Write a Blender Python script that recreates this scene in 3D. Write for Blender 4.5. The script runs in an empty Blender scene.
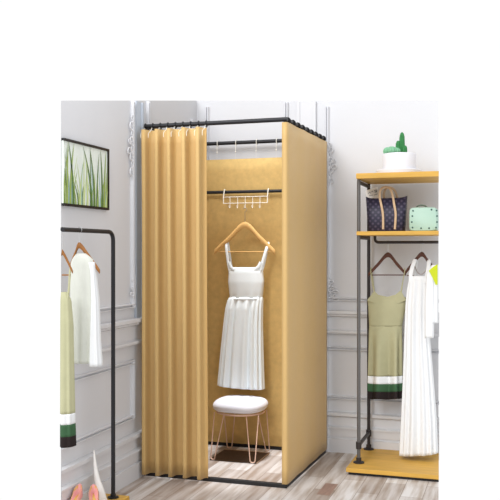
import bpy, bmesh, math, random
from mathutils import Vector, Matrix
random.seed(7)
PI = math.pi
S = bpy.context.scene
C = S.collection

# ------------------------------------------------------------ camera
CAM_Z = 1.28; YAW = math.radians(17.9); FPX = 822.0; HV = 252.0
FW = Vector((-math.sin(YAW), math.cos(YAW), 0)); RT = Vector((math.cos(YAW), math.sin(YAW), 0))
def ray(u, v): return FW + RT*((u-250)/FPX) + Vector((0, 0, (HV-v)/FPX))
def at(u, v, Y):                       # point of the room seen at (u, v) on the plane y = Y
    d = ray(u, v); t = Y/d.y
    return Vector((d.x*t, Y, CAM_Z+d.z*t))
def atx(u, v, X):
    d = ray(u, v); t = X/d.x
    return Vector((X, d.y*t, CAM_Z+d.z*t))
def atz(u, v, z):
    d = ray(u, v); t = (z-CAM_Z)/d.z
    return Vector((d.x*t, d.y*t, z))
cd = bpy.data.cameras.new('camera'); cam = bpy.data.objects.new('camera', cd); C.objects.link(cam)
cam.location = (0, 0, CAM_Z); cam.rotation_euler = (PI/2, 0, YAW)
cd.sensor_width = 36; cd.lens = FPX/500*36; cd.shift_y = 0.004; cd.clip_start = .05
S.camera = cam

# ------------------------------------------------------------ materials
def srgb(c): return tuple(((x/255)/12.92 if x/255 <= .04045 else ((x/255+.055)/1.055)**2.4) for x in c)+(1,)
def mat(name, col, rough=.6, metal=0, noise=0, nscale=8, bump=0, bscale=200, spec=.3, stretch=(1, 1, 1), sheen=0):
    m = bpy.data.materials.new(name); m.use_nodes = True
    nt = m.node_tree; b = nt.nodes['Principled BSDF']
    c = srgb(col)
    b.inputs['Base Color'].default_value = c
    b.inputs['Roughness'].default_value = rough; b.inputs['Metallic'].default_value = metal
    b.inputs['Specular IOR Level'].default_value = spec
    if sheen: b.inputs['Sheen Weight'].default_value = sheen
    if noise or bump:
        tc = nt.nodes.new('ShaderNodeTexCoord'); mp = nt.nodes.new('ShaderNodeMapping')
        nt.links.new(tc.outputs['Object'], mp.inputs[0]); mp.inputs['Scale'].default_value = stretch
    if noise:
        n = nt.nodes.new('ShaderNodeTexNoise'); n.inputs['Scale'].default_value = nscale; n.inputs['Detail'].default_value = 5
        n.inputs['Roughness'].default_value = .65
        r = nt.nodes.new('ShaderNodeValToRGB')
        r.color_ramp.elements[0].position = .3; r.color_ramp.elements[1].position = .7
        r.color_ramp.elements[0].color = tuple(x*(1-noise) for x in c[:3])+(1,)
        r.color_ramp.elements[1].color = tuple(min(1, x*(1+noise)) for x in c[:3])+(1,)
        nt.links.new(mp.outputs[0], n.inputs['Vector']); nt.links.new(n.outputs['Fac'], r.inputs[0]); nt.links.new(r.outputs[0], b.inputs['Base Color'])
    if bump:
        n2 = nt.nodes.new('ShaderNodeTexNoise'); n2.inputs['Scale'].default_value = bscale
        bp = nt.nodes.new('ShaderNodeBump'); bp.inputs['Strength'].default_value = bump; bp.inputs['Distance'].default_value = .002
        nt.links.new(mp.outputs[0], n2.inputs['Vector']); nt.links.new(n2.outputs['Fac'], bp.inputs['Height']); nt.links.new(bp.outputs[0], b.inputs['Normal'])
    return m
WALL = mat('wall_paint', (211, 212, 216), .8, noise=.015, nscale=3)
WALLL = WALL
PLASTER = mat('plaster_trim', (213, 214, 218), .6)
PILBLUE = mat('pilaster_paint', (188, 196, 207), .7)
GOLD = mat('gold_curtain_cloth', (202, 168, 110), .5, noise=.02, nscale=30, bump=.25, bscale=900, sheen=.1)
GOLDB = mat('gold_back_cloth', (208, 175, 112), .75, noise=.10, nscale=26, bump=.3, bscale=700)
BLACK = mat('black_metal', (42, 42, 45), .45, .3)
BLACKW = mat('black_bar', (30, 29, 31), .5)
GREYP = mat('grey_pipe', (100, 98, 97), .45, .4)
DARKP = mat('dark_pipe', (58, 54, 54), .45, .4)
WOODL = mat('light_hanger_wood', (222, 178, 112), .5, noise=.08, nscale=20, stretch=(1, 1, 4))
WOODD = mat('dark_hanger_wood', (84, 48, 34), .45, noise=.1, nscale=25)
WOODM = mat('brown_hanger_wood', (146, 96, 46), .5, noise=.15, nscale=25)
BOARD = mat('yellow_board_wood', (202, 158, 72), .5, noise=.16, nscale=7, stretch=(.5, 5, 5))
WHITE = mat('white_cloth', (226, 228, 230), .85, bump=.1, bscale=500)
WHITED = mat('bright_white_cloth', (238, 246, 250), .85, bump=.1, bscale=500)
IVORY = mat('ivory_cloth', (206, 208, 200), .85, noise=.03, nscale=20)
SAGE = mat('sage_cloth', (166, 163, 130), .8, noise=.04, nscale=14)
SAGEL = mat('pale_green_cloth', (182, 181, 146), .8, noise=.04, nscale=14)
GREEN = mat('green_band', (56, 92, 62), .8)
BLK = mat('black_band', (32, 22, 22), .8)
LIME = mat('lime_cloth', (188, 200, 40), .8)
WIRE = mat('white_wire', (240, 236, 226), .4)
STEEL = mat('steel_hook', (190, 190, 190), .3, .8)
COPPER = mat('rose_gold_wire', (222, 188, 168), .4, .1)
CUSH = mat('white_cushion', (226, 228, 238), .9, sheen=.3)
BROWNR = mat('brown_rectangle', (84, 68, 56), .85, noise=.15, nscale=12, stretch=(6, 1, 1))
TANEDGE = mat('tan_rectangle_edge', (176, 150, 128), .8)
POT = mat('white_ceramic', (222, 222, 228), .35)
CACT = mat('cactus_green', (124, 178, 142), .7, noise=.2, nscale=90)
CACTD = mat('dark_cactus_green', (54, 124, 70), .7, noise=.25, nscale=70)
SOIL = mat('soil', (120, 104, 88), .9)
MINT = mat('mint_leather', (168, 198, 184), .45)
STUD = mat('dark_stud', (64, 92, 92), .4, .3)
BEIGE = mat('beige_leather', (196, 168, 136), .5)
NAVYD = mat('dark_bag_inside', (26, 24, 34), .7)
CARD = mat('white_card', (244, 242, 240), .7)
INK = mat('ink', (50, 50, 60), .7)
PINK = mat('pink_leather', (226, 158, 156), .35)
INSOLE = mat('tan_insole', (214, 170, 96), .6)
LACE = mat('white_lace', (240, 238, 236), .8, bump=1, bscale=220)
FRAMEB = mat('black_frame', (26, 26, 28), .45)

def navy():
    m = mat('navy_monogram', (48, 46, 66), .5)
    nt = m.node_tree; b = nt.nodes['Principled BSDF']; N = nt.nodes.new; L = nt.links.new
    tc = N('ShaderNodeTexCoord'); mp = N('ShaderNodeMapping'); mp.inputs['Rotation'].default_value = (0, PI/4, 0); mp.inputs['Scale'].default_value = (42, 0, 42)
    L(tc.outputs['Object'], mp.inputs[0])
    v = N('ShaderNodeTexVoronoi'); v.inputs['Randomness'].default_value = 0; v.inputs['Scale'].default_value = 1
    L(mp.outputs[0], v.inputs['Vector'])
    r = N('ShaderNodeValToRGB'); r.color_ramp.interpolation = 'EASE'
    r.color_ramp.elements[0].position = .12; r.color_ramp.elements[0].color = srgb((78, 72, 92))
    r.color_ramp.elements[1].position = .42; r.color_ramp.elements[1].color = srgb((40, 38, 58))
    L(v.outputs['Distance'], r.inputs[0]); L(r.outputs[0], b.inputs['Base Color'])
    return m
NAVY = navy()

def floor_mat():
    m = mat('whitewashed_planks', (190, 182, 176), .6)
    nt = m.node_tree; b = nt.nodes['Principled BSDF']; N = nt.nodes.new; L = nt.links.new
    tc = N('ShaderNodeTexCoord'); mp = N('ShaderNodeMapping'); mp.inputs['Rotation'].default_value = (0, 0, PI/2)
    L(tc.outputs['Object'], mp.inputs[0])
    br = N('ShaderNodeTexBrick'); br.inputs['Scale'].default_value = 1; br.inputs['Brick Width'].default_value = .62; br.inputs['Row Height'].default_value = .115
    br.inputs['Mortar Size'].default_value = .0015; br.inputs['Bias'].default_value = 0; br.offset = .37
    br.inputs['Color1'].default_value = srgb((222, 220, 220)); br.inputs['Color2'].default_value = srgb((176, 165, 158)); br.inputs['Mortar'].default_value = srgb((150, 138, 130))
    L(mp.outputs[0], br.inputs['Vector'])
    m2 = N('ShaderNodeMapping'); m2.inputs['Scale'].default_value = (26, 2.4, 1); L(tc.outputs['Object'], m2.inputs[0])
    n = N('ShaderNodeTexNoise'); n.inputs['Scale'].default_value = 1; n.inputs['Detail'].default_value = 6; L(m2.outputs[0], n.inputs['Vector'])
    r = N('ShaderNodeValToRGB'); r.color_ramp.elements[0].position = .35; r.color_ramp.elements[0].color = srgb((196, 180, 164)); r.color_ramp.elements[1].position = .62; r.color_ramp.elements[1].color = srgb((255, 255, 255))
    L(n.outputs['Fac'], r.inputs[0])
    mx = N('ShaderNodeMix'); mx.data_type = 'RGBA'; mx.blend_type = 'MULTIPLY'; mx.inputs[0].default_value = .85
    L(br.outputs['Color'], mx.inputs[6]); L(r.outputs[0], mx.inputs[7]); L(mx.outputs[2], b.inputs['Base Color'])
    return m
FLOOR = floor_mat()
DARKPLANK = mat('dark_plank', (146, 120, 108), .6, noise=.2, nscale=6, stretch=(8, 1, 1))

# ------------------------------------------------------------ mesh helpers
class MB:
    def __init__(s): s.v = []; s.f = []; s.mi = []; s.m = 0
    def face(s, idx): s.f.append(tuple(idx)); s.mi.append(s.m)
    def box(s, x0, x1, y0, y1, z0, z1):
        n = len(s.v)
        s.v += [(x0, y0, z0), (x1, y0, z0), (x1, y1, z0), (x0, y1, z0), (x0, y0, z1), (x1, y0, z1), (x1, y1, z1), (x0, y1, z1)]
        for q in ((0, 3, 2, 1), (4, 5, 6, 7), (0, 1, 5, 4), (1, 2, 6, 5), (2, 3, 7, 6), (3, 0, 4, 7)): s.face([n+i for i in q])
        return s
    def prism(s, bot, top):              # two rings of equal length
        n = len(s.v); k = len(bot); s.v += [tuple(p) for p in bot]+[tuple(p) for p in top]
        s.face([n+i for i in range(k)][::-1]); s.face([n+k+i for i in range(k)])
        for i in range(k): j = (i+1) % k; s.face((n+i, n+j, n+k+j, n+k+i))
        return s
    def tube(s, pts, r, n=8, closed=False, flat=None):
        pts = [Vector(p) for p in pts]; K = len(pts)
        rr = r if isinstance(r, (list, tuple)) else [r]*K
        base = len(s.v); up = None
        for i, p in enumerate(pts):
            if closed: t = pts[(i+1) % K]-pts[i-1]
            else: t = pts[min(i+1, K-1)]-pts[max(i-1, 0)]
            t.normalize()
            if up is None:
                up = Vector((0, 0, 1)) if abs(t.z) < .9 else Vector((0, 1, 0))
            if flat: up = Vector(flat)
            a = t.cross(up)
            if a.length < 1e-5: a = t.orthogonal()
            a.normalize(); b2 = a.cross(t).normalized()
            if not flat: up = b2
            ra = rr[i]; rb = ra
            if isinstance(ra, tuple): ra, rb = ra
            for k in range(n):
                g = 2*PI*k/n
                s.v.append(tuple(p+a*(ra*math.cos(g))+b2*(rb*math.sin(g))))
        R = K if closed else K-1
        for i in range(R):
            for k in range(n):
                k2 = (k+1) % n; i2 = (i+1) % K
                s.face((base+i*n+k, base+i*n+k2, base+i2*n+k2, base+i2*n+k))
        if not closed:
            s.face([base+k for k in range(n)][::-1]); s.face([base+(K-1)*n+k for k in range(n)])
        return s
    def lathe(s, prof, c=(0, 0, 0), n=32, ribs=0, ra=0):
        base = len(s.v); K = len(prof)
        for (r, z) in prof:
            for k in range(n):
                g = 2*PI*k/n; q = r*(1+ra*math.cos(ribs*g))
                s.v.append((c[0]+q*math.cos(g), c[1]+q*math.sin(g), c[2]+z))
        for i in range(K-1):
            for k in range(n):
                k2 = (k+1) % n
                s.face((base+i*n+k, base+i*n+k2, base+(i+1)*n+k2, base+(i+1)*n+k))
        s.face([base+k for k in range(n)][::-1]); s.face([base+(K-1)*n+k for k in range(n)])
        return s
    def grid(s, rows, closed=False):
        base = len(s.v); n = len(rows[0])
        for r in rows: s.v += [tuple(p) for p in r]
        for i in range(len(rows)-1):
            for k in range(n if closed else n-1):
                k2 = (k+1) % n
                s.face((base+i*n+k, base+i*n+k2, base+(i+1)*n+k2, base+(i+1)*n+k))
        return s
    def build(s, name, mats, parent=None, smooth=True, solid=0, bevel=0, subsurf=0, angle=40):
        me = bpy.data.meshes.new(name)
        me.from_pydata(s.v, [], s.f)
        ms = mats if isinstance(mats, list) else [mats]
        for m in ms: me.materials.append(m)
        for p, q in zip(me.polygons, s.mi): p.material_index = q
        bm = bmesh.new(); bm.from_mesh(me); bmesh.ops.recalc_face_normals(bm, faces=bm.faces[:])
        if smooth:
            for f in bm.faces: f.smooth = True
            for e in bm.edges:
                if len(e.link_faces) == 2 and e.calc_face_angle(0) > math.radians(angle): e.smooth = False
        bm.to_mesh(me); bm.free()
        o = bpy.data.objects.new(name, me); C.objects.link(o)
        if parent:
            o.parent = parent
            o.matrix_parent_inverse = Matrix.Translation(-Vector(parent.location))
        if solid:
            md = o.modifiers.new('solid', 'SOLIDIFY'); md.thickness = solid; md.offset = 0
        if bevel:
            md = o.modifiers.new('bevel', 'BEVEL'); md.width = bevel; md.segments = 2; md.limit_method = 'ANGLE'
        if subsurf:
            md = o.modifiers.new('sub', 'SUBSURF'); md.levels = subsurf; md.render_levels = subsurf
        return o
def tag(o, label=None, cat=None, group=None, kind=None):
    if label: o['label'] = label
    if cat: o['category'] = cat
    if group: o['group'] = group
    if kind: o['kind'] = kind
    return o
def thing(name, label, cat, loc, group=None):
    o = bpy.data.objects.new(name, None); C.objects.link(o); o.location = loc; o.empty_display_size = .05
    return tag(o, label, cat, group)
def struct(o): o['kind'] = 'structure'; return o
def arc(c, r, a0, a1, n, plane='xz'):
    out = []
    for i in range(n+1):
        a = a0+(a1-a0)*i/n; p, q = r*math.cos(a), r*math.sin(a)
        out.append({'xz': (c[0]+p, c[1], c[2]+q), 'yz': (c[0], c[1]+p, c[2]+q), 'xy': (c[0]+p, c[1]+q, c[2])}[plane])
    return out
def smooth_path(pts, n=6):
    P = [Vector(p) for p in pts]; out = []
    for i in range(len(P)-1):
        a, b, c, d = P[max(i-1, 0)], P[i], P[i+1], P[min(i+2, len(P)-1)]
        for k in range(n):
            t = k/n
            out.append(.5*((2*b)+(-a+c)*t+(2*a-5*b+4*c-d)*t*t+(-a+3*b-3*c+d)*t**3))
    out.append(P[-1]); return out

# ------------------------------------------------------------ room shell
XL = -2.06; YB = 5.20
YN = atx(61, 252, XL).y                 # the near end of the left wall
XR = at(438.5, 252, YB).x               # the right end of the back wall
def ztop_y(x): d = FW.dot(Vector((x, YB, 0))); return CAM_Z+(HV-100.6)/FPX*d
def ztop_x(y): d = FW.dot(Vector((XL, y, 0))); return CAM_Z+(HV-100.6)/FPX*d
zc = ztop_y(XL); zr = ztop_y(XR); zn = ztop_x(YN)
b = MB()
b.prism([(XL, YB, 0), (XR, YB, 0), (XR-.02, YB+.1, 0), (XL-.1, YB+.1, 0)], [(XL, YB, zc), (XR, YB, zr), (XR-.02, YB+.1, zr), (XL-.1, YB+.1, zc)])
struct(b.build('wall_back', WALL, smooth=False))
b = MB()
b.prism([(XL, YN, 0), (XL, YB, 0), (XL-.1, YB, 0), (XL-.1, YN+.25, 0)], [(XL, YN, zn), (XL, YB, zc), (XL-.1, YB, zc), (XL-.1, YN+.25, zn)])
struct(b.build('wall_left', WALLL, smooth=False))
# floor (light planks, one dark short plank by the rack)
fr = lambda y: at(438.5, 300, y).x
b = MB()
b.prism([(XL-.1, 2.6, -.05), (fr(2.6)-.02, 2.6, -.05), (fr(5.3)-.02, 5.3, -.05), (XL-.1, 5.3, -.05)], [(XL-.1, 2.6, 0), (fr(2.6), 2.6, 0), (fr(5.3), 5.3, 0), (XL-.1, 5.3, 0)])
b.m = 1
b.box(-1.0, -.93, 4.24, 4.46, -.01, .0006)
struct(b.build('floor', [FLOOR, DARKPLANK], smooth=False))

# mouldings: a profile [(out, z)] run along a wall
def run_back(mb, prof, x0, x1, x1b=None):
    e = lambda d: x1*(YB-d)/YB if x1 > XR-.01 else x1          # the far end is cut off with the wall
    mb.prism([(x0, YB-d, z) for d, z in prof], [(e(d), YB-d, z) for d, z in prof])
def run_left(mb, prof, y0, y1):
    e = lambda d: y0*(XL+d)/XL if y0 < YN+.01 else y0
    mb.prism([(XL+d, e(d), z) for d, z in prof], [(XL+d, y1, z) for d, z in prof])
BASE = [(-.01, 0), (.034, 0), (.034, .088), (.022, .09), (.022, .100), (.028, .104), (.028, .148), (.036, .150), (.036, .160), (.014, .168), (.010, .222), (.034, .234), (.034, .252), (-.01, .256)]
RAIL = [(-.01, .758), (.024, .758), (.028, .765), (.028, .776), (.006, .782), (.006, .862), (.030, .872), (.030, .878), (.042, .886), (.042, .904), (-.01, .906)]
for nm, prof in (('baseboard', BASE), ('trim', RAIL)):
    b = MB(); run_back(b, prof, XL, XR+.004); struct(b.build('baseboard_back' if nm == 'baseboard' else 'trim_1', PLASTER, angle=25))
    b = MB(); run_left(b, prof, YN+.004, YB); struct(b.build('baseboard_left' if nm == 'baseboard' else 'trim_2', PLASTER, angle=25))
def bead(w): return [(-.008, -w/2), (.008, -w/2), (.018, -w/2+.002), (.018, -w/2+.006), (.003, -w/2+.008), (.003, w/2-.009), (.018, w/2-.006), (.018, w/2-.002), (.008, w/2), (-.008, w/2)]
BW = .024
def frame_back(mb, x0, x1, z0, z1, sides='LRBT'):
    B = bead(BW)
    if 'B' in sides: run_back(mb, [(d, z0+BW/2+q) for d, q in B], x0, x1)
    if 'T' in sides: run_back(mb, [(d, z1-BW/2+q) for d, q in B], x0, x1)
    for c, k in ((x0+BW/2, 'L'), (x1-BW/2, 'R')):
        if k in sides: mb.prism([(c+q, YB-d-.0004, z0) for d, q in B], [(c+q, YB-d-.0004, z1) for d, q in B])
def frame_left(mb, y0, y1, z0, z1, sides='LRBT'):
    B = bead(BW)
    if 'B' in sides: run_left(mb, [(d, z0+BW/2+q) for d, q in B], y0, y1)
    if 'T' in sides: run_left(mb, [(d, z1-BW/2+q) for d, q in B], y0, y1)
    for c, k in ((y0+BW/2, 'L'), (y1-BW/2, 'R')):
        if k in sides: mb.prism([(XL+d+.0004, c+q, z0) for d, q in B], [(XL+d+.0004, c+q, z1) for d, q in B])
ux = lambda u: at(u, 252, YB).x
uy = lambda u: atx(u, 252, XL).y
xa0, xa1, xp0, xp1, xb0 = ux(206), ux(288.5), ux(299.5), ux(314.5), ux(325.5)
ya1, yp0, yp1, yb0 = uy(132.5), uy(134.5), uy(141), uy(146)
def trim(n, f):
    b = MB(); f(b); struct(b.build('trim_%d' % n, PLASTER, angle=25))
trim(3, lambda b: frame_back(b, xa0, xa1, .96, ztop_y(xa0+.1)-.04, 'LRB'))
trim(4, lambda b: frame_back(b, xb0, XR+.003, .965, ztop_y(XR)-.0, 'LB'))
trim(5, lambda b: frame_back(b, xa0, xa1, .335, .675))
trim(6, lambda b: frame_back(b, xb0-.03, XR+.003, .335, .675, 'LBT'))
trim(7, lambda b: frame_left(b, YN+.004, ya1, .965, ztop_x(ya1)-.004, 'RB'))
trim(8, lambda b: frame_left(b, YN+.004, ya1, .34, .672, 'RBT'))
trim(9, lambda b: frame_left(b, yb0, 5.1, .965, ztop_x(yb0)-.004, 'LRB'))
def pil(b):
    b.box(xp0, xp1, YB-.014, YB+.01, .90, ztop_y(xp1)-.002); b.box(xp0-.012, xp0+.006, YB-.02, YB+.01, .90, ztop_y(xp1)-.004); b.box(xp1-.006, xp1+.012, YB-.02, YB+.01, .90, ztop_y(xp1)-.006)
trim(10, pil)
b = MB(); b.box(XL-.01, XL+.012, yp0, yp1, .90, ztop_x(yp0)-.002); b.box(XL-.01, XL+.02, yp1-.02, yp1, .90, ztop_x(yp0)-.002)
struct(b.build('trim_11', PILBLUE, smooth=False))
# plaster leaf scrolls on the frame corners
def scrolls(b, P, flip=1):
    # P maps (across, up) metres to a wall point
    def sw(cx, cz, r, a0, a1, t):
        pts = []
        for i in range(13):
            k = i/12; a = a0+(a1-a0)*k; q = r*(1-.72*k)
            pts.append(P(cx+flip*q*math.cos(a), cz+q*math.sin(a)))
        b.tube(pts, [t*(1-.5*i/12) for i in range(13)], 6)
    for k in range(4):
        z = -.10+.066*k
        sw(.018, z, .022, -PI/2, PI*1.4, .005); sw(.008, z+.03, .016, PI/2, -PI*1.3, .004)
        b.tube([P(.0, z-.02), P(.012*flip, z+.01), P(.004*flip, z+.04)], [.003, .007, .003], 6)
    sw(.045, -.02, .022, PI, -PI*.9, .005); sw(.04, .03, .018, -PI, PI*.8, .004)
q = at(328, 165, YB)
b = MB(); scrolls(b, lambda a, z: (q.x+a, YB-.012, q.z+z)); struct(b.build('trim_12', PLASTER))
q2 = at(327.5, 290, YB)
def corner(a, z): return (q2.x+a*1.15+max(0, -z)*.3, YB-.012, q2.z+z*.55-.0)
b = MB(); scrolls(b, corner)
b.tube(smooth_path([corner(0, -.09), (q2.x+.05, YB-.012, q2.z-.05), (q2.x+.085, YB-.012, q2.z-.055)]), .005, 6)
struct(b.build('trim_13', PLASTER))
q3 = atx(130, 148, XL)
b = MB(); scrolls(b, lambda a, z: (XL+.012, q3.y-a*1.2+.02, q3.z+z*1.3)); struct(b.build('trim_14', PLASTER))
q4 = atx(132, 292, XL)
b = MB(); scrolls(b, lambda a, z: (XL+.012, q4.y-a*1.1+.02, q4.z+z*.7)); struct(b.build('trim_15', PLASTER))

# ------------------------------------------------------------ picture on the left wall
zt, zb = 1.823, 1.501; yr = 3.905; yl = YN+.002
t = thing('framed_picture', 'black framed print of tall green grass blades on the left wall', 'picture', (XL, (yl+yr)/2, zb))
b = MB(); w = .012
b.box(XL+.0005, XL+.018, yl, yr, zt-w, zt).box(XL+.0005, XL+.018, yl, yr, zb, zb+w).box(XL+.0005, XL+.018, yr-w, yr, zb+w, zt-w)
b.build('frame', FRAMEB, t, smooth=False)
PAPER = mat('print_paper', (222, 230, 224), .5, noise=.08, nscale=9, stretch=(1, 4, 1))
GR = [mat('print_green_%s' % n, c, .6) for n, c in (('olive', (150, 172, 92)), ('dark', (92, 124, 62)), ('pale', (196, 212, 150)), ('blue', (150, 186, 186)))]
b = MB(); b.box(XL+.002, XL+.012, yl, yr-w, zb+w, zt-w)
rnd = random.Random(11)
def blade(y, z0, z1, lean, wd, m, dx):
    b.m = m; n = len(b.v); K = 8
    for i in range(K+1):
        k = i/K; yy = min(max(y+lean*k*k, yl+.001), yr-w-.001); ww = wd*(1-k)**.7+.0006
        for s_ in (-1, 1): b.v.append((XL+.0125+dx, min(max(yy+s_*ww, yl+.001), yr-w-.001), z0+(z1-z0)*k))
    for i in range(K): b.face((n+2*i, n+2*i+1, n+2*i+3, n+2*i+2))
for i in range(46):
    y = rnd.uniform(yl, yr-w); z1 = rnd.uniform(zb+.09, zt-w-.003)
    blade(y, zb+w, z1, rnd.uniform(-.05, .05), rnd.uniform(.003, .008), rnd.choice([1, 1, 2, 3, 3, 4]), i*.00004)
for y, ln in ((yl+.06, .035), (yl+.09, -.045), (yl+.27, -.09), (yl+.30, -.05), (yr-.05, .02), (yr-.07, -.02), (yl+.03, .01)):
    blade(y, zb+w, zt-w-.002, ln, .009, rnd.choice([1, 2]), .0022)
b.build('print', [PAPER]+GR, t, smooth=False)

# ------------------------------------------------------------ fitting booth frame
X0, X1, XB, Y0, Y1, H = -2.008, -1.190, -1.162, 4.305, 5.125, 2.0
def xr_(y): return X1+(XB-X1)*(y-Y0)/(Y1-Y0)
R_ = .0125
t = thing('fitting_booth_frame', 'black metal square frame of the fitting booth standing in the corner', 'booth frame', ((X0+X1)/2, (Y0+Y1)/2, 0))
for x, y in ((X0, Y0), (X0, Y1), (X1, Y0), (XB, Y1)):
        MB().tube([(x, y, 0), (x, y, H-.012)], .0095, 12).build('post', BLACK, t)
for y in (Y0, Y1):
    MB().tube([(X0-.012, y, H), (xr_(y)+.012, y, H)], R_, 12).build('top_rail', BLACK, t)
    MB().box(X0, xr_(y)+.012, y-.012, y+.012, 0, .022).build('bottom_rail', BLACKW, t, smooth=False, bevel=.003)
for x, x2 in ((X0, X0), (X1, XB)):
    MB().tube([(x, Y0, H), (x2, Y1, H)], R_*.95, 12).build('top_rail', BLACK, t)
    fp = lambda z: [(x-.012, Y0+.012, z), (x+.012, Y0+.012, z), (x2+.012, Y1-.012, z), (x2-.012, Y1-.012, z)]
    MB().prism(fp(0), fp(.022)).build('bottom_rail', BLACKW, t, smooth=False, bevel=.003)
yM = 5.062; zM = at(245, 191.7, yM).z
MB().tube([(X0, yM, zM), (xr_(yM), yM, zM)], .0105, 12).build('hanging_rail', BLACK, t)
for x in (X0, xr_(yM)): MB().tube([(x, yM-.005, zM), (x, Y1, zM)], .010, 10).build('rail_bracket', BLACK, t)

# curtains
def cloth_from_path(path, z0, z1, hemf=None, nz=24, flare=None):
    rows = []
    for i in range(nz+1):
        k = i/nz; z = z1+(z0-z1)*k
        rows.append([flare(p, k, z) if flare else (p[0], p[1], z) for p in path])
    return MB().grid(rows)
def torus(b, c, r, t_, axis='x', n=14, m=6):
    pts = arc(c, r, 0, 2*PI*(n-1)/n, n-1, {'x': 'yz', 'y': 'xz', 'z': 'xy'}[axis]); b.tube(pts, t_, m, closed=True)
# front curtain: soft pleats gathered at the left of the opening
t = thing('curtain', 'gold pleated curtain drawn to the left across the booth opening', 'curtain', (-1.84, Y0-.03, .02), 'gold booth curtains')
xs = at(142.2, 252, Y0-.02).x; xe = at(206.5, 252, Y0-.02).x
key = []; x = xs; key.append((x, .012))
W = xe-xs
crest = [at(u, 252, Y0-.04).x for u in (145, 158, 170.7, 185.2, 199)]
for i, c in enumerate(crest):
    key.append((c-.013, -.020)); key.append((c-.011, -.056)); key.append((c-.006, -.062)); key.append((c+.008, -.063)); key.append((c+.012, -.056)); key.append((c+.017, -.022))
    nx = crest[i+1] if i < 4 else xe+.03
    key.append((c+.026, -.008)); key.append((nx-.019, .002))
key = [k_ for k_ in key if k_[0] <= xe-.002]; key.append((xe, -.012))
key = [(k_[0], Y0+k_[1]-.012, 0) for k_ in key]
path = []
P_ = [Vector(k_) for k_ in key]
for i in range(len(P_)-1):
    for k in range(6): path.append(P_[i].lerp(P_[i+1], k/6))
path.append(P_[-1])
for _ in range(3):
    path = [path[0]]+[(path[i-1]+path[i]*2+path[i+1])/4 for i in range(1, len(path)-1)]+[path[-1]]
def flare(p, k, z):
    s_ = (p[0]-xs)/W
    return (p[0]+.012*k*s_+.008*k*(1-s_)+.0015*math.sin(5*k+s_*9), p[1]-.004*k+.003*math.sin(3.3*k+7*s_), z)
cloth_from_path(path, .024, 1.972, flare=flare).build('curtain_cloth', GOLD, t, solid=.002, angle=180)
for i in range(9):
    x = xs+.012+(W-.02)*i/8
    g = MB(); torus(g, (x, Y0, H-.002), .017, .003, 'x'); o = g.build('curtain_ring', BLACK, t)
    g = MB(); g.tube(smooth_path([(x, Y0-.016, H-.012), (x, Y0-.03, H-.03), (x, Y0-.062, H-.05), (x, Y0-.064, H-.075)], 4), .0016, 6)
    hk = g.build('ring_hook', WIRE, o); hk.matrix_parent_inverse = Matrix.Identity(4)
    hk.parent = o; 
# right side curtain, wraps the front post
t = thing('curtain', 'smooth gold side curtain covering the right side of the booth', 'curtain', (X1+.02, (Y0+Y1)/2, .02), 'gold booth curtains')
pts = [(X1-.013, Y0-.019, 0), (X1+.004, Y0-.021, 0), (X1+.012, Y0-.019, 0), (X1+.0165, Y0-.012, 0)]
for i in range(1, 25):
    k = i/24; pts.append((X1+.0165+(XB-X1)*k+.002*math.sin(k*21), Y0-.012+(Y1-Y0+.024)*k, 0))
cloth_from_path([Vector(p) for p in pts], .024, 1.982).build('curtain_cloth', GOLD, t, solid=.0015, angle=50)
for i in range(9):
    y = Y0+.04+(Y1-Y0-.06)*i/8
    g = MB(); torus(g, (xr_(y), y, H-.002), .0165, .0042, 'y', 14, 8); torus(g, (xr_(y), y+.008, H-.002), .0165, .003, 'y', 14, 8); g.build('curtain_ring', BLACKW, t)
# left side curtain
t = thing('curtain', 'gold side curtain on the left of the booth against the panelled wall', 'curtain', (X0-.018, (Y0+Y1)/2, .02), 'gold booth curtains')
cloth_from_path([Vector((X0-.0165+.002*math.sin(k), Y0+.04+(Y1-Y0-.05)*k/24, 0)) for k in range(25)], .024, 1.97).build('curtain_cloth', GOLD, t, solid=.0015)
# back curtain hangs lower on white hooks
t = thing('curtain', 'flat mottled gold curtain at the back of the booth behind the white dress', 'curtain', (-1.59, Y1-.02, .02), 'gold booth curtains')
zbk = at(245, 158.5, 5.1).z
cloth_from_path([Vector((X0+.016+(XB-X0-.04)*k/30, Y1-.017+.001*math.sin(k*1.7), 0)) for k in range(31)], .024, zbk).build('curtain_cloth', GOLDB, t, solid=.0015)
for u in (200, 218, 236.5, 257, 277):
    x = at(u, 145, Y1).x
    g = MB(); torus(g, (x, Y1, H), .0175, .0022, 'x'); o = g.build('curtain_ring', WIRE, t)
    g = MB(); g.tube([(x, Y1-.017, H-.008), (x, Y1-.019, H-.045), (x, Y1-.019, H-.06)], .0018, 6).tube([(x, Y1-.019, H-.06), (x, Y1-.0188, zbk-.004)], .0005, 6)
    g.lathe([(.002, -.005), (.005, 0), (.002, .005)], (x, Y1-.019, H-.062), 8)
    g.build('ring_hook', WIRE, o).matrix_parent_inverse = Matrix.Identity(4)

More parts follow.
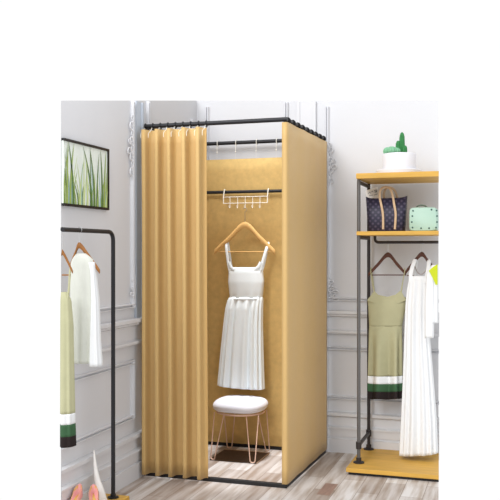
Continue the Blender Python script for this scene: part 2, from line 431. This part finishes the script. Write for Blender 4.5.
# ------------------------------------------------------------ hook rack in the booth
YH = 5.035; YD = YH-.045
t = thing('hook_rack', 'white wire rack of small hooks hung over the black rail in the booth', 'hook rack', at(245, 200, YH))
g = MB()
a, c = at(223.5, 197, YH), at(267.5, 196, YH); zt1, zt2 = at(245, 196.7, YH).z, at(245, 203, YH).z
g.tube([(a.x, YH, zt1), (c.x, YH, zt1)], .0024, 6).tube([(a.x, YH, zt2), (c.x, YH, zt2)], .0024, 6)
g.build('wire_frame', WIRE, t)
for x in (a.x, c.x):
    MB().tube([(x, YH, zt2-.002), (x, YH, zM-.03), (x, yM-.0155, zM-.002)]+arc((x, yM, zM), .0155, PI, 0, 6, 'yz')[1:]+[(x, yM+.0155, zM-.012)], .0036, 8).build('hanging_arm', WIRE, t)
for u in (230, 237.7, 245.2, 252.7, 260):
    x = at(u, 200, YH).x
    zb_ = at(u, 206.5, YH).z
    MB().tube([(x, YH, zt1)]+[(x, YH, zb_)]+arc((x, YH-.010, zb_), .010, 0, -PI, 7, 'yz')[1:]+[(x, YH-.02, zb_+.006)], .0024, 6).build('hook', WIRE, t)

# ------------------------------------------------------------ hangers
def hanger(name, label, apex, left, right, Y, hooktop, wood, barz=None, thick=.011, h=.012, group=None, hooklean=0):
    A, L, Rr = at(*apex, Y), at(*left, Y), at(*right, Y)
    t = thing(name, label, 'hanger', tuple(A), group)
    g = MB(); s = 6
    mL = A.lerp(L, .5)+Vector((0, 0, .003)); mR = A.lerp(Rr, .5)+Vector((0, 0, .003))
    pts = smooth_path([L, mL, A, mR, Rr], 6)
    K = len(pts)-1; rad = []
    for i in range(K+1):
        k = abs(i/K-.5)*2
        rad.append((thick*.5*(1+.0*k), h*(1.15-.3*k**2)))
    pts = [p-Vector((0, 0, h)) for p in pts]
    # build as flat tube: a is horizontal depth, b is vertical
    base = len(g.v); n = 10
    for p, (ra, rb) in zip(pts, rad):
        for k in range(n):
            q = 2*PI*k/n; g.v.append((p.x, p.y+ra*math.cos(q), p.z+rb*math.sin(q)))
    for i in range(K):
        for k in range(n): k2 = (k+1) % n; g.face((base+i*n+k, base+i*n+k2, base+(i+1)*n+k2, base+(i+1)*n+k))
    g.face([base+k for k in range(n)]); g.face([base+K*n+k for k in range(n)])
    g.build('shoulder_bar', wood, t, angle=60)
    if barz:
        bl, brr = at(barz[0], barz[2], Y), at(barz[1], barz[2], Y)
        MB().tube([bl, brr], .0033, 8).build('trouser_bar', wood, t)
    HT = Vector(hooktop); r = .012
    g = MB()
    g.tube([A-Vector((0, 0, .01)), A+Vector((0, 0, max(.002, (HT.z-2*r-A.z)*.6)))]+[Vector(p) for p in arc((A.x, Y, HT.z-r), r, -PI/2, PI*.9, 10)], .0018, 6)
    g.build('hook', STEEL, t)
    return t
hb = at(245.2, 210, YH)
hanger('clothes_hanger', 'light wooden hanger holding the white sundress inside the booth', (245, 222), (214.5, 249), (275, 249.5), YD+.005, (hb.x, YD+.005, hb.z+.012), WOODL, (218, 272, 251.8), h=.019, thick=.014)

# ------------------------------------------------------------ garments
def lerp_rows(rows, v):
    for a, b_ in zip(rows, rows[1:]):
        if a[0] <= v <= b_[0]:
            k = (v-a[0])/(b_[0]-a[0]); k2 = k
            return [a[j]+(b_[j]-a[j])*k2 for j in range(1, len(a))]
    return list(rows[-1][1:]) if v > rows[-1][0] else list(rows[0][1:])
def garment_mesh(rows, Y, v0, v1, nv=40, na=120, n=12, ph=0, hem=0, hemslope=0, push=0):
    # rows: v, uL, uR, depth, fold amplitude
    out = []
    VL = rows[-1][0]
    for i in range(nv+1):
        v = v0+(v1-v0)*i/nv
        uL, uR, d, amp = lerp_rows(rows, v)
        pl, pr = at(uL, v, Y), at(uR, v, Y)
        cx, hw = (pl.x+pr.x)/2, (pr.x-pl.x)/2
        ring = []
        for k in range(na):
            a = 2*PI*k/na
            ca, sa = math.cos(a), math.sin(a)
            f = math.sin(n*a+ph+.6*math.sin(2*a+1))+.35*math.sin((n*1.0//2+1)*a+2.1+ph)
            nx, ny = ca, sa
            x = cx+(hw-amp*.4)*(abs(ca)**.85)*(1 if ca > 0 else -1)+amp*.4*f*nx
            y = Y-push+d*(abs(sa)**.8)*(1 if sa > 0 else -1)+amp*f*(ny if abs(ny) > .3 else .3*(1 if ny > 0 else -1)*abs(ny)/.3)
            z = pl.z+(pr.z-pl.z)*(ca+1)/2
            kk = max(0, (v-rows[0][0])/(VL-rows[0][0]))**3
            z += kk*(hem*f*.5-hemslope*ca)
            ring.append((x, y, z))
        out.append(ring)
    return MB().grid(out, closed=True)
def strap(b, pts, Y, w=.008, th=.0015, dy=0):
    P = smooth_path([at(u, v, Y)+Vector((0, dyy, 0)) for u, v, dyy in pts], 5)
    b.tube(P, [(w, th)]*len(P), 8, flat=(0, 1, 0))
# --- white sundress in the booth
YD = YH-.045  # dress plane
t = thing('sundress', 'white square neck sundress with wide straps hanging inside the gold booth', 'dress', at(245, 300, YD))
rows_b = [(267.3, 231, 260.5, .022, 0), (272, 228.8, 263, .03, .0005), (282, 228.3, 264, .036, .001), (292, 229.3, 263, .036, .0015), (298.5, 229.8, 262.3, .034, .003)]
garment_mesh(rows_b, YD, 267.3, 298.5, 20, 100, 9).build('bodice', WHITED, t, solid=.002, angle=180)
rows_s = [(297, 229.6, 262.5, .034, .0015), (300, 228, 263.2, .038, .003), (308, 226, 263, .046, .007), (325, 224, 262.8, .052, .008), (350, 221.5, 263.4, .060, .010), (372, 219.6, 264, .066, .012), (387, 218.4, 264.6, .07, .013)]
garment_mesh(rows_s, YD, 297, 387, 50, 200, 17, .8, hem=.003, hemslope=.014).build('skirt', WHITED, t, solid=.002, angle=180)
b = MB()
b.tube([Vector(p) for p in smooth_path([at(229.6, 298.4, YD), at(236, 298.6, YD)+Vector((0, -.034, 0)), at(246, 298.8, YD)+Vector((0, -.038, 0)), at(256, 298.6, YD)+Vector((0, -.034, 0)), at(262.6, 298.4, YD)], 6)], .0035, 8)
b.build('waist_seam', WHITED, t)
for pts in ([(231, 273, -.018), (228.8, 262, -.014), (227, 250, -.008), (226, 243, .004), (226, 240.5, .012), (226.6, 243, .022), (229, 262, .03), (231, 273, .02)],
            [(260, 273, -.018), (263, 262, -.014), (266, 251, -.008), (267.5, 245, .004), (267.8, 243, .012), (267, 245, .022), (263, 262, .03), (260, 273, .02)]):
    b = MB(); strap(b, pts, YD, .0085); b.build('shoulder_strap', WHITED, t)
# gathered corners where the straps widen into the neckline
for s_, pts in ((1, [(230, 262, -.016), (232, 267, -.02), (235.5, 270, -.024)]), (-1, [(261.5, 262, -.016), (259, 267, -.02), (255, 270, -.024)])):
    b = MB(); strap(b, pts, YD, .010, .002); b.build('neck_corner', WHITED, t)

# ------------------------------------------------------------ stool with hairpin legs and brown floor rectangle
cx, cy = -1.637, 4.878
t = thing('mat', 'thin dark brown rectangle on the floor under the stool in the booth', 'mat', (-1.65, 4.865, 0))  # thin dark brown rectangle lying under the stool, tan along two sides
MB().box(-1.79, -1.49, 4.735, 5.0, .0004, .005).build('rectangle_top', BROWNR, t, smooth=False)
g = MB(); g.tube([(-1.792, 5.002, .004), (-1.488, 5.002, .004)], .0035, 6).tube([(-1.488, 4.735, .004), (-1.488, 5.002, .004)], .003, 6); g.build('rectangle_edge', TANEDGE, t)
t = thing('stool', 'small stool with puffy white cushion and rose gold hairpin legs', 'stool', (cx, cy, .005))
zs = .291
prof = []
g = MB(); rows = []
for (r, z) in [(.05, zs+.0), (.12, zs+.0), (.148, zs+.005), (.163, zs+.02), (.167, zs+.036), (.161, zs+.054), (.143, zs+.068), (.106, zs+.077), (.06, zs+.080), (.02, zs+.081)]:
    ring = []
    for k in range(48):
        a = 2*PI*k/48; e = .6
        ca, sa = math.cos(a), math.sin(a)
        q = (abs(ca)**(2/e)+abs(sa)**(2/e))**(-e/2)
        q = 1+(q-1)*.7
        ring.append((cx+r*q*ca, cy+r*q*sa, z))
    rows.append(ring)
g.grid(rows, closed=True); n0 = 0
g.face([k for k in range(48)]); g.face([9*48+k for k in range(48)][::-1])
g.build('cushion', CUSH, t, subsurf=1, angle=180)
g = MB(); g.tube(arc((cx, cy, zs-.006), .148, 0, 2*PI*39/40, 39, 'xy'), .006, 8, closed=True)
g.build('seat_ring', COPPER, t)
for sx in (-1, 1):
    for sy in (-1, 1):
        bx_, by_ = cx+sx*.128, cy+sy*.155
        tx, ty = cx+sx*.108, cy+sy*.096
        dx, dy = sx*.036, -sy*.012                   # strands spread along the rim
        A = Vector((tx-dx*1, ty-dy*1, zs-.006)); B = Vector((tx+dx*1, ty+dy*1, zs-.006))
        dv = Vector((dx, dy, 0)).normalized()
        F = Vector((bx_, by_, .0085))
        rr = .0155; Cc = Vector((bx_, by_, .0038+rr+.005))
        pts = [A, A.lerp(Cc-dv*rr, .5)]+[Cc-dv*rr*math.cos(PI*q/8)-Vector((0, 0, rr*math.sin(PI*q/8))) for q in range(9)]+[B.lerp(Cc+dv*rr, .5), B]
        MB().tube(pts, .0034, 8).build('leg', COPPER, t)

# ------------------------------------------------------------ right rack
RX = -.876; RYF, RYB = 4.79, 5.135
def board(name, parent, xl, yf, yb, z0, z1, m, lab=None):
    xf = at(438.8, 252, yf).x; xb = at(438.8, 252, yb).x
    o = MB().prism([(xl, yf, z0), (xf, yf, z0), (xb, yb, z0), (xl, yb, z0)], [(xl, yf, z1), (xf, yf, z1), (xb, yb, z1), (xl, yb, z1)]).build(name, m, parent, smooth=False, bevel=.002)
    if lab: o['label'] = lab
    return o
t = thing('display_rack', 'grey pipe clothes rack with yellow wood shelves right of the booth', 'rack', (-.66, 4.95, 0))
board('base_board', t, -.925, 4.655, 5.165, .018, .042, BOARD)
board('base_strip', t, -.915, 4.675, 5.15, 0, .018, BLACKW, 'black strip under the base board')  # black strip between the floor and the base board
board('shelf', t, -.882, 4.735, 5.165, 1.706, 1.737, BOARD)
board('shelf', t, -.882, 4.745, 5.165, 1.378, 1.400, BOARD)
for y, m in ((RYF, GREYP), (RYB, DARKP)):
    MB().tube([(RX, y, .042), (RX, y, 1.378)], .0105, 12).tube([(RX, y, 1.400), (RX, y, 1.706)], .0105, 12).build('post', m, t)
    MB().lathe([(.032, 0), (.032, .006), (.016, .010), (.016, .03), (.012, .032)], (RX, y, .042), 20).build('flange', DARKP, t)
MB().tube([(RX, RYF, .145), (RX, RYB, .145)], .011, 10).lathe([(.017, -.02), (.017, .02)], (RX, RYF, .145), 12).lathe([(.017, -.02), (.017, .02)], (RX, RYB, .145), 12).build('cross_pipe', DARKP, t)
MB().tube([(RX, RYF, 1.690), (RX, RYB, 1.690)], .0115, 10).build('cross_pipe', DARKP, t)
MB().tube([(RX, RYF, 1.366), (RX, RYB, 1.366)], .0115, 10).build('cross_pipe', DARKP, t)
YP = 5.02; zp = at(405, 242.3, YP).z; xp_ = at(375, 240, YP).x
MB().tube([(xp_, YP, 1.378), (xp_, YP, zp+.025)]+arc((xp_+.022, YP, zp+.022), .022, PI, 1.5*PI, 6)+[(at(438.5, 242, YP).x, YP, zp)], .0085, 10).build('hanging_rail', DARKP, t)

# hangers and garments on the right rack
hanger('clothes_hanger', 'dark brown hanger holding the sage green dress on the right rack', (388, 252.5), (368.5, 272.5), (406, 272), YP, (at(388, 245, YP).x, YP, zp+.011+.002), WOODD, (371, 405, 275), h=.0135, group=None)
hanger('clothes_hanger', 'dark brown hanger holding the long white halter dress on the right rack', (421.5, 252), (404, 272), (434, 266), YP, (at(421.5, 245, YP).x, YP, zp+.011+.002), WOODD, (407, 414, 275.5), h=.0135, group=None)
YG = YP-.01
t = thing('dress', 'sage green strappy dress with white, green and black hem on the right rack', 'dress', at(388, 330, YG))
rows_g = [(292, 375, 402.5, .02, 0), (300, 367.6, 407, .03, .001), (306, 368.3, 406, .034, .001), (325.5, 369.3, 402, .032, .0005), (332, 368.8, 402.3, .036, .004), (350, 368.2, 403.0, .042, .016), (375.5, 367.4, 403.2, .046, .021), (398, 366.8, 403.8, .05, .024)]
garment_mesh(rows_g, YG, 297, 326, 16, 100, 8).build('bodice', SAGE, t, solid=.0015, angle=180)
garment_mesh(rows_g, YG, 325.5, 375.5, 24, 160, 7, 2.2).build('skirt', SAGE, t, solid=.0015, angle=180)
for v0, v1, m, l in ((375.5, 383, WHITE, 'white hem band'), (383, 390.7, GREEN, 'green hem band'), (390.7, 398, BLK, 'black hem band')):
    garment_mesh(rows_g, YG, v0, v1, 5, 160, 7, 2.2, hem=.010).build('hem_band', m, t, solid=.0015, angle=180)['label'] = l
# sweetheart cups above the bodice
def cup(P, outline, Yc, m, parent, name, dep):
    top = [at(u, v, Yc)+Vector((0, -dep, 0)) for u, v in outline]; bot = [at(u, v, Yc)+Vector((0, -dep+.004, 0)) for u, v in outline]
    return MB().prism(top, bot).build(name, m, parent, smooth=False, bevel=.001)
cup(None, [(367.8, 300), (371, 296), (375, 290.5), (379, 294.5), (388, 296.5), (396, 294.5), (401.5, 290), (404.5, 296), (406.6, 300), (400, 303), (375, 303)], YG, SAGE, t, 'neckline', .030)
for pts in ([(375, 292, -.028), (372.5, 282, -.016), (371, 272, -.006), (371, 268, .008), (373, 285, .02), (375, 299, .02)],
            [(401.5, 291, -.028), (403, 282, -.016), (404.5, 273, -.006), (404.6, 269, .008), (402, 285, .02), (400, 299, .02)]):
    b = MB(); strap(b, pts, YG, .0028, .0012); b.build('shoulder_strap', SAGE, t)
YW = YP-.045
t = thing('dress', 'long white sleeveless dress between the green dress and the lime collar blouse', 'dress', at(418, 360, YW))
rows_w = [(276, 409.5, 427, .018, .001), (290, 407, 429, .022, .003), (305, 405.5, 429, .026, .004), (340, 404.3, 430, .032, .007), (380, 403, 433.5, .04, .009), (420, 401.2, 436.5, .048, .011), (455, 399.5, 437.8, .054, .013)]
garment_mesh(rows_w, YW, 276, 454, 60, 200, 13, .4, hem=.004, hemslope=-.006).build('dress_body', WHITE, t, solid=.002, angle=180)
for pts in ([(411.5, 283, -.018), (411, 274, -.014), (413, 265, -.002), (414.5, 260.5, .018), (415, 264, .04), (413, 276, .045)],
            [(426, 283, -.018), (427.5, 274, -.014), (428.5, 266, -.002), (428.5, 260.5, .018), (428, 266, .04), (426, 276, .045)]):
    b = MB(); strap(b, pts, YW, .011, .002); b.build('shoulder_strap', WHITE, t)
b = MB(); b.tube([Vector(p) for p in smooth_path([at(414, 266, YW)+Vector((0, .03, 0)), at(417, 272.5, YW)+Vector((0, .036, 0)), at(421, 274.5, YW)+Vector((0, .038, 0)), at(425, 271, YW)+Vector((0, .036, 0)), at(427, 266, YW)+Vector((0, .03, 0))], 5)], .003, 8)
b.build('back_neck', mat('sheer_grey_trim', (168, 160, 156), .7), t)
YS = YP-.115
t = thing('blouse', 'white long sleeve blouse with lime yellow collar at the right end of rack', 'blouse', at(432, 300, YS))
g = garment_mesh([(265, 432, 438.3, .016, 0), (272, 428, 438.3, .022, .001), (290, 428.5, 438.3, .026, .002), (323, 429.5, 438.3, .03, .004)], YS, 265, 323, 24, 80, 6); g.build('blouse_body', WHITE, t, solid=.002, angle=180)
g = garment_mesh([(268, 430, 434, .014, 0), (274, 426.6, 434.5, .018, .0015), (300, 425, 434.6, .02, .002), (337.5, 425, 434, .022, .003)], YS, 268, 337.5, 24, 60, 5, push=.018); g.build('sleeve', WHITE, t, solid=.002, angle=180)
cup(None, [(429.5, 270.5), (434, 266.5), (438.3, 264), (438.3, 284.5), (436.3, 284.5), (433.5, 278)], YS, LIME, t, 'collar', .045)

# ------------------------------------------------------------ things on the shelves
# cactus planter
pc = at(398.5, 172, 4.93); pz = 1.737
t = thing('potted_cactus', 'white round planter with small green cacti on the top shelf', 'potted plant', (pc.x, 4.93, pz))
MB().lathe([(.118, 0), (.130, .004), (.132, .026), (.127, .031), (.10, .031)], (pc.x, 4.93, pz), 40).build('saucer', POT, t, angle=50)
MB().lathe([(.090, .0), (.098, .006), (.099, .092), (.096, .098), (.090, .098), (.088, .092)], (pc.x+.004, 4.93, pz+.028), 40).build('pot', POT, t, angle=50)
MB().lathe([(.083, -.01), (.083, 0)], (pc.x+.004, 4.93, pz+.121), 24).build('soil', SOIL, t)
def ball(r, k=1): return [(r*math.sin(PI*i/10)+.0004, r*k*(1-math.cos(PI*i/10))) for i in range(11)]
for u, r, dy, k in ((387.5, .024, -.03, 1), (392, .026, -.05, .95), (396.5, .023, -.035, .95), (391, .022, .01, 1.3)):
    p = at(u, 150, 4.93+dy); MB().lathe(ball(r, k), (p.x, 4.93+dy, pz+.118), 36, 12, .09).build('cactus', CACT, t, angle=60)
p = at(402, 150, 4.91)
def stem(h, r): return [(r*.7, 0), (r, h*.15), (r*1.05, h*.5), (r*.95, h*.8), (r*.6, h*.95), (.001, h)]
MB().lathe(stem(.135, .014), (p.x, 4.91, pz+.118), 28, 8, .14).build('cactus', CACTD, t, angle=60)['label'] = 'tall dark green column cactus'
MB().lathe(stem(.085, .012), (p.x-.022, 4.90, pz+.118), 28, 8, .14).build('cactus', CACTD, t, angle=60)
MB().lathe(stem(.055, .012), (p.x+.018, 4.90, pz+.118), 28, 8, .14).build('cactus', CACTD, t, angle=60)
# tote
YT = 4.93; sz = 1.4005
t = thing('tote_bag', 'navy patterned tote bag with beige leather handles on the shelf', 'handbag', (at(387, 231, YT).x, YT, sz))
bl, br_, tl, tr = at(369.3, 230, YT).x, at(404.5, 230, YT).x, at(366.5, 198, YT).x, at(407, 198, YT).x
zt_ = at(387, 197.5, YT).z
g = MB(); rows = []
for k, (xl, xr, d, z) in enumerate([(bl+.004, br_-.004, .05, sz), (bl, br_, .056, sz+.006), ((bl+tl)/2, (br_+tr)/2, .05, (sz+zt_)/2), (tl, tr, .032, zt_)]):
    ring = []
    for i in range(40):
        a = 2*PI*i/40; ca, sa = math.cos(a), math.sin(a); e = .35
        ring.append(((xl+xr)/2+(xr-xl)/2*abs(ca)**e*(1 if ca > 0 else -1), YT+d*abs(sa)**e*(1 if sa > 0 else -1), z+(.006*math.cos(2*a) if k == 3 else 0)))
    rows.append(ring)
g.grid(rows, closed=True); g.face(list(range(40)))
g.build('bag_body', NAVY, t, solid=.003, angle=70)
b = MB(); b.box(bl+.006, br_-.006, YT-.03, YT+.03, zt_-.03, zt_-.025); b.build('bag_lining', NAVYD, t, smooth=False)
for dy in (-1, 1):
    off = -.058 if dy < 0 else .05
    pts = [(384.6, 229.5, off-.001), (384.4, 215, off), (382.6, 205, off+.002*-dy), (380.6, 197, -.037*-dy), (381.5, 190, -.03*-dy), (386, 187.3, -.02*-dy), (391, 189.6, -.03*-dy), (393.5, 196, -.037*-dy), (395.5, 205, off+.002*-dy), (397, 215, off), (396.2, 229.5, off-.001)]
    if dy > 0: pts = [(u+2.5, v, o_) for u, v, o_ in pts]
    b = MB(); strap(b, pts, YT, .0065, .0022); b.build('handle', BEIGE, t)
# card standing behind the tote
t = thing('price_card', 'white card with dark handwriting leaning behind the navy tote bag', 'card', (at(372, 195, 5.02).x, 5.02, sz))
c4 = [at(365.5, 190.5, 5.02), at(377.5, 187, 5.02), at(380, 200, 5.02), at(367.5, 203, 5.02)]
lo = [Vector((c4[3].x+.01, 5.03, sz)), Vector((c4[2].x-.01, 5.03, sz))]
f_ = [c4[0], c4[1], c4[2], lo[1], lo[0], c4[3]]
MB().prism(f_, [p+Vector((0, .003, 0)) for p in f_]).build('card_sheet', CARD, t, smooth=False)
b = MB()
for (u0, v0, u1, v1) in ((368, 193.6, 369.8, 192), (369.8, 192, 370.4, 193.4), (371.5, 192.2, 372.3, 190.8), (372.3, 190.8, 373.2, 192.2), (374, 191, 376.4, 190.2), (374.6, 192.2, 377, 191.2), (374.8, 189.8, 375.4, 193), (376, 189.2, 376.8, 192.4), (369, 196, 373, 195), (374, 195, 378, 193.8)):
    b.tube([at(u0, v0, 5.019), at(u1, v1, 5.019)], .0012, 5)
b.build('handwriting', INK, t)
# mint bag
YMn = 4.90
t = thing('handbag', 'mint green handbag with dark round studs right of the navy tote', 'handbag', (at(424, 231, YMn).x, YMn, sz))
xl, xr = at(409.8, 220, YMn).x, at(438.2, 220, YMn).x; ztm = at(424, 207.5, YMn).z
b = MB(); pr = []
ch = .03
cxm = (xl+xr)/2; hw = (xr-xl)/2; hz = (ztm-sz)/2
for i in range(40):
    a = 2*PI*i/40; ca, sa = math.cos(a), math.sin(a); e = .3
    pr.append((cxm+hw*abs(ca)**e*(1 if ca > 0 else -1)*(1-.03*sa), sz+hz+hz*abs(sa)**e*(1 if sa > 0 else -1)))
rows = []
for k, y in ((.93, YMn-.052), (.985, YMn-.046), (1, YMn-.03), (1, YMn+.03), (.985, YMn+.046), (.93, YMn+.052)):
    rows.append([(cxm+(x-cxm)*k, y, sz+hz+(z-sz-hz)*k) for x, z in pr])
b.grid(rows, closed=True); b.face(range(40)); b.face([200+i for i in range(40)])
b.build('bag_body', MINT, t, angle=50)
for u, v in ((413, 210.8), (412.3, 216), (411.8, 222), (412.5, 227.5), (421, 228.2), (429, 228.2), (436, 227.5), (437, 222), (437, 216), (436.6, 210.5), (431.5, 209.6)):
    p = at(u, v, YMn-.053); g = MB(); g.tube([p+Vector((0, .004, 0)), p, p-Vector((0, .003, 0))], [.0052, .0052, .003], 10); g.build('stud', STUD, t)
MB().tube(smooth_path([at(415.5, 209.5, YMn), at(417.5, 206.3, YMn), at(421.5, 205.2, YMn), at(426, 206.4, YMn), at(428, 209.5, YMn)], 5), .0045, 8).build('handle', mat('dark_green_handle', (92, 104, 92), .5), t)

# ------------------------------------------------------------ left rack
LX = -1.932; LY = 3.735; zL = at(0, 0, 1).z*0+CAM_Z+20/FPX*FW.dot(Vector((LX, LY, 0)))
yn = None
d_ = ray(61, 252); yn = d_.y*LX/d_.x
t = thing('clothes_rail', 'black tube clothes rail standing along the left wall below the picture', 'rack', (LX, 3.5, 0))
pts = [(LX, yn+.012, zL), (LX, LY-.05, zL)]+arc((LX, LY-.045, zL-.045), .045, PI/2, 0, 6, 'yz')+[(LX, LY, zL-.06), (LX, LY, .045)]
MB().tube(pts, .0105, 12).build('tube_frame', BLACK, t)
MB().lathe([(.028, 0), (.028, .005), (.014, .008), (.014, .02)], (LX, LY, .04), 16).build('flange', BLACK, t)
MB().box(-2.03, -1.868, 2.95, 3.79, .0, .04).build('base_board', BOARD, t, smooth=False, bevel=.002)
YA = 3.40
hanger('clothes_hanger', 'brown wooden hanger holding the white blouse on the left rail', (79.5, 242.5), (70.5, 262), (99.5, 268.5), YA, (LX, YA, zL+.0145), WOODM, h=.013)
t = thing('blouse', 'ivory white blouse on a brown hanger on the left rail', 'blouse', at(84, 300, YA))
garment_mesh([(253.5, 77.5, 86, .02, 0), (258, 73.6, 92, .028, .001), (262, 71.8, 94, .03, .001), (268, 71.1, 94.5, .03, .002), (300, 71, 96, .034, .003), (340, 72, 96.5, .038, .005), (363, 74, 95, .04, .006)], YA, 253.5, 363, 36, 120, 8, 1.1, hem=.002).build('blouse_body', IVORY, t, solid=.002, angle=180)
garment_mesh([(262, 89, 94, .014, 0), (272, 91.5, 95.5, .018, .001), (300, 92.5, 98.5, .022, .003), (340, 91, 100, .026, .004), (366, 90.5, 102, .03, .005)], YA-.01, 262, 366, 30, 90, 6, 1.1, hem=.002).build('sleeve', WHITE, t, solid=.002, angle=180)
YC = 3.275
hanger('clothes_hanger', 'brown wooden hanger holding the pale green dress at the left edge', (62.8, 250), (61.8, 252), (72.5, 269.5), YC, (at(65, 245, YC).x, YC, zL+.0145), WOODM, (62, 70, 275), h=.010)
t = thing('dress', 'pale green dress with white, green and black hem on the left rail', 'dress', at(67, 350, YC))
rl = [(292, 61.7, 66.5, .012, 0), (300, 61.4, 70.5, .022, .001), (325, 61.4, 72.5, .028, .002), (370, 61.4, 73.2, .03, .003), (413, 61.4, 74, .034, .004), (446, 61.4, 75, .036, .004)]
garment_mesh(rl, YC, 292, 413, 36, 100, 6).build('dress_body', SAGEL, t, solid=.0015, angle=180)
for v0, v1, m, l in ((413, 423.5, WHITE, 'white hem band'), (423.5, 435.5, GREEN, 'green hem band'), (435.5, 446, BLK, 'black hem band')):
    garment_mesh(rl, YC, v0, v1, 5, 100, 6, hem=.001).build('hem_band', m, t, solid=.0015, angle=180)['label'] = l
b = MB(); strap(b, [(69, 300, -.015), (69.5, 285, -.008), (70, 271, -.004), (70, 267, .006), (68, 285, .014), (67, 300, .012)], YC, .003, .0012); b.build('shoulder_strap', SAGEL, t)

# pink heels on the base board
def pump(label, u, Y, ztop, ang):
    d = ray(u, 252); x = d.x/d.y*Y
    t = thing('high_heel', label, 'shoe', (x, Y, .0405), 'pink high heels')
    ca, sa = math.cos(ang), math.sin(ang)
    def W_(l, s_, z): return (x+l*sa+s_*ca, Y-l*ca+s_*sa, z)      # l forward (towards the viewer), s sideways
    h = ztop-.0405
    # sole line height and half width along the length
    st = [(-.008, .56*h, .008), (.0, .55*h, .017), (.02, .53*h, .025), (.05, .45*h, .023), (.09, .22*h, .024), (.13, .05*h, .031), (.165, .02*h, .03), (.19, .02*h, .019), (.205, .02*h, .006)]
    sole = []; up = []
    topz = [h, h*.96, h*.84, h*.64, h*.42, .3*h, .30*h, .2*h, .1*h]
    g = MB(); rows = []
    for (l, z, w_), tz in zip(st, topz):
        open_ = l < .135
        r = []
        for s_, zz in ((-.82, tz), (-1, (z*.45+tz*.55)), (-.98, z+.004), (-.6, z), (0, z-.0), (.6, z), (.98, z+.004), (1, (z*.45+tz*.55)), (.82, tz)):
            r.append(W_(l, s_*w_, .0405+zz))
        if not open_: r = r+[W_(l, 0, .0405+tz*1.12)]
        elif l < 0: r = r+[W_(l, 0, .0405+tz*1.02)]
        else: r = r+[W_(l, 0, .0405+z+.003)]
        rows.append(r)
    g.grid(rows, closed=True); g.face(range(10)); g.face([8*10+i for i in range(10)])
    g.build('upper', PINK, t, angle=50)
    g = MB(); rows = []
    for (l, z, w_), tz in zip(st[:6], topz):
        rows.append([W_(l+.003, -w_*.78, .0405+tz*.97), W_(l+.004, -w_*.7, .0405+z+.008), W_(l+.004, w_*.7, .0405+z+.008), W_(l+.003, w_*.78, .0405+tz*.97)])
    g.grid(rows); g.build('insole', INSOLE, t, solid=.0015)
    g = MB(); g.tube([W_(.012, 0, .0405+.54*h), W_(.008, 0, .0405+.3*h), W_(.006, 0, .0405)], [.014, .006, .005], 10); g.build('heel', PINK, t)
    # high counter behind the ankle
    return t
pump('pink high heeled shoe nearer the left wall on the rail base', 79.3, 3.52, .158, .15)
pump('pink high heeled shoe beside the black post of the left rail', 93.5, 3.56, .150, .55)
YO = 3.66
t = thing('lace_ornament', 'tall white tapered lace ornament curving up behind the pink shoes', 'ornament', at(101, 495, YO))
pp = smooth_path([at(94, 450, YO), at(95, 463, YO), at(97, 478, YO), at(100.5, 492, YO), at(103, 506, YO)], 6)
pp[-1] = Vector((pp[-1].x, YO, .041)); K = len(pp)
MB().tube(pp, [.0026+.026*(i/(K-1))**1.2 for i in range(K)], 14).build('tapered_cloth', LACE, t)

# ------------------------------------------------------------ light
w = bpy.data.worlds.new('world'); S.world = w; w.use_nodes = True
w.node_tree.nodes['Background'].inputs[0].default_value = (1, 1, 1, 1)
w.node_tree.nodes['Background'].inputs[1].default_value = 1.02
sd = bpy.data.lights.new('key_daylight', 'SUN'); so = bpy.data.objects.new('key_daylight', sd); C.objects.link(so)
sd.energy = 1.6; sd.angle = math.radians(35)
dr = Vector((.24, .82, -.48)); so.rotation_euler = dr.to_track_quat('-Z', 'Y').to_euler(); so.location = (-1, 1, 3)
S.view_settings.view_transform = 'Standard'; S.view_settings.look = 'None'; S.view_settings.exposure = 0; S.view_settings.gamma = 1
S.view_settings.use_curve_mapping = False

ad = bpy.data.lights.new('booth_fill', 'AREA'); ao = bpy.data.objects.new('booth_fill', ad); C.objects.link(ao)  # added fill light, no fixture seen: brightens the dim booth interior
ad.shape = 'DISK'; ad.size = .7; ad.energy = 14; ad.color = (.97, .98, 1)
ao.location = (-1.8, 3.0, 3.0); ao.rotation_euler = (Vector((-1.6, 5.0, .5))-ao.location).to_track_quat('-Z', 'Y').to_euler()

pd = bpy.data.lights.new('booth_floor_fill', 'SPOT'); po = bpy.data.objects.new('booth_floor_fill', pd); C.objects.link(po)  # added spot through the open top, no fixture seen: whitens the booth floor
pd.energy = 600; pd.spot_size = math.radians(22); pd.spot_blend = .7; pd.shadow_soft_size = .18; pd.color = (.97, .98, 1)
po.location = (-1.56, 4.62, 3.8); po.rotation_euler = (Vector((-1.59, 4.74, 0))-po.location).to_track_quat('-Z', 'Y').to_euler()
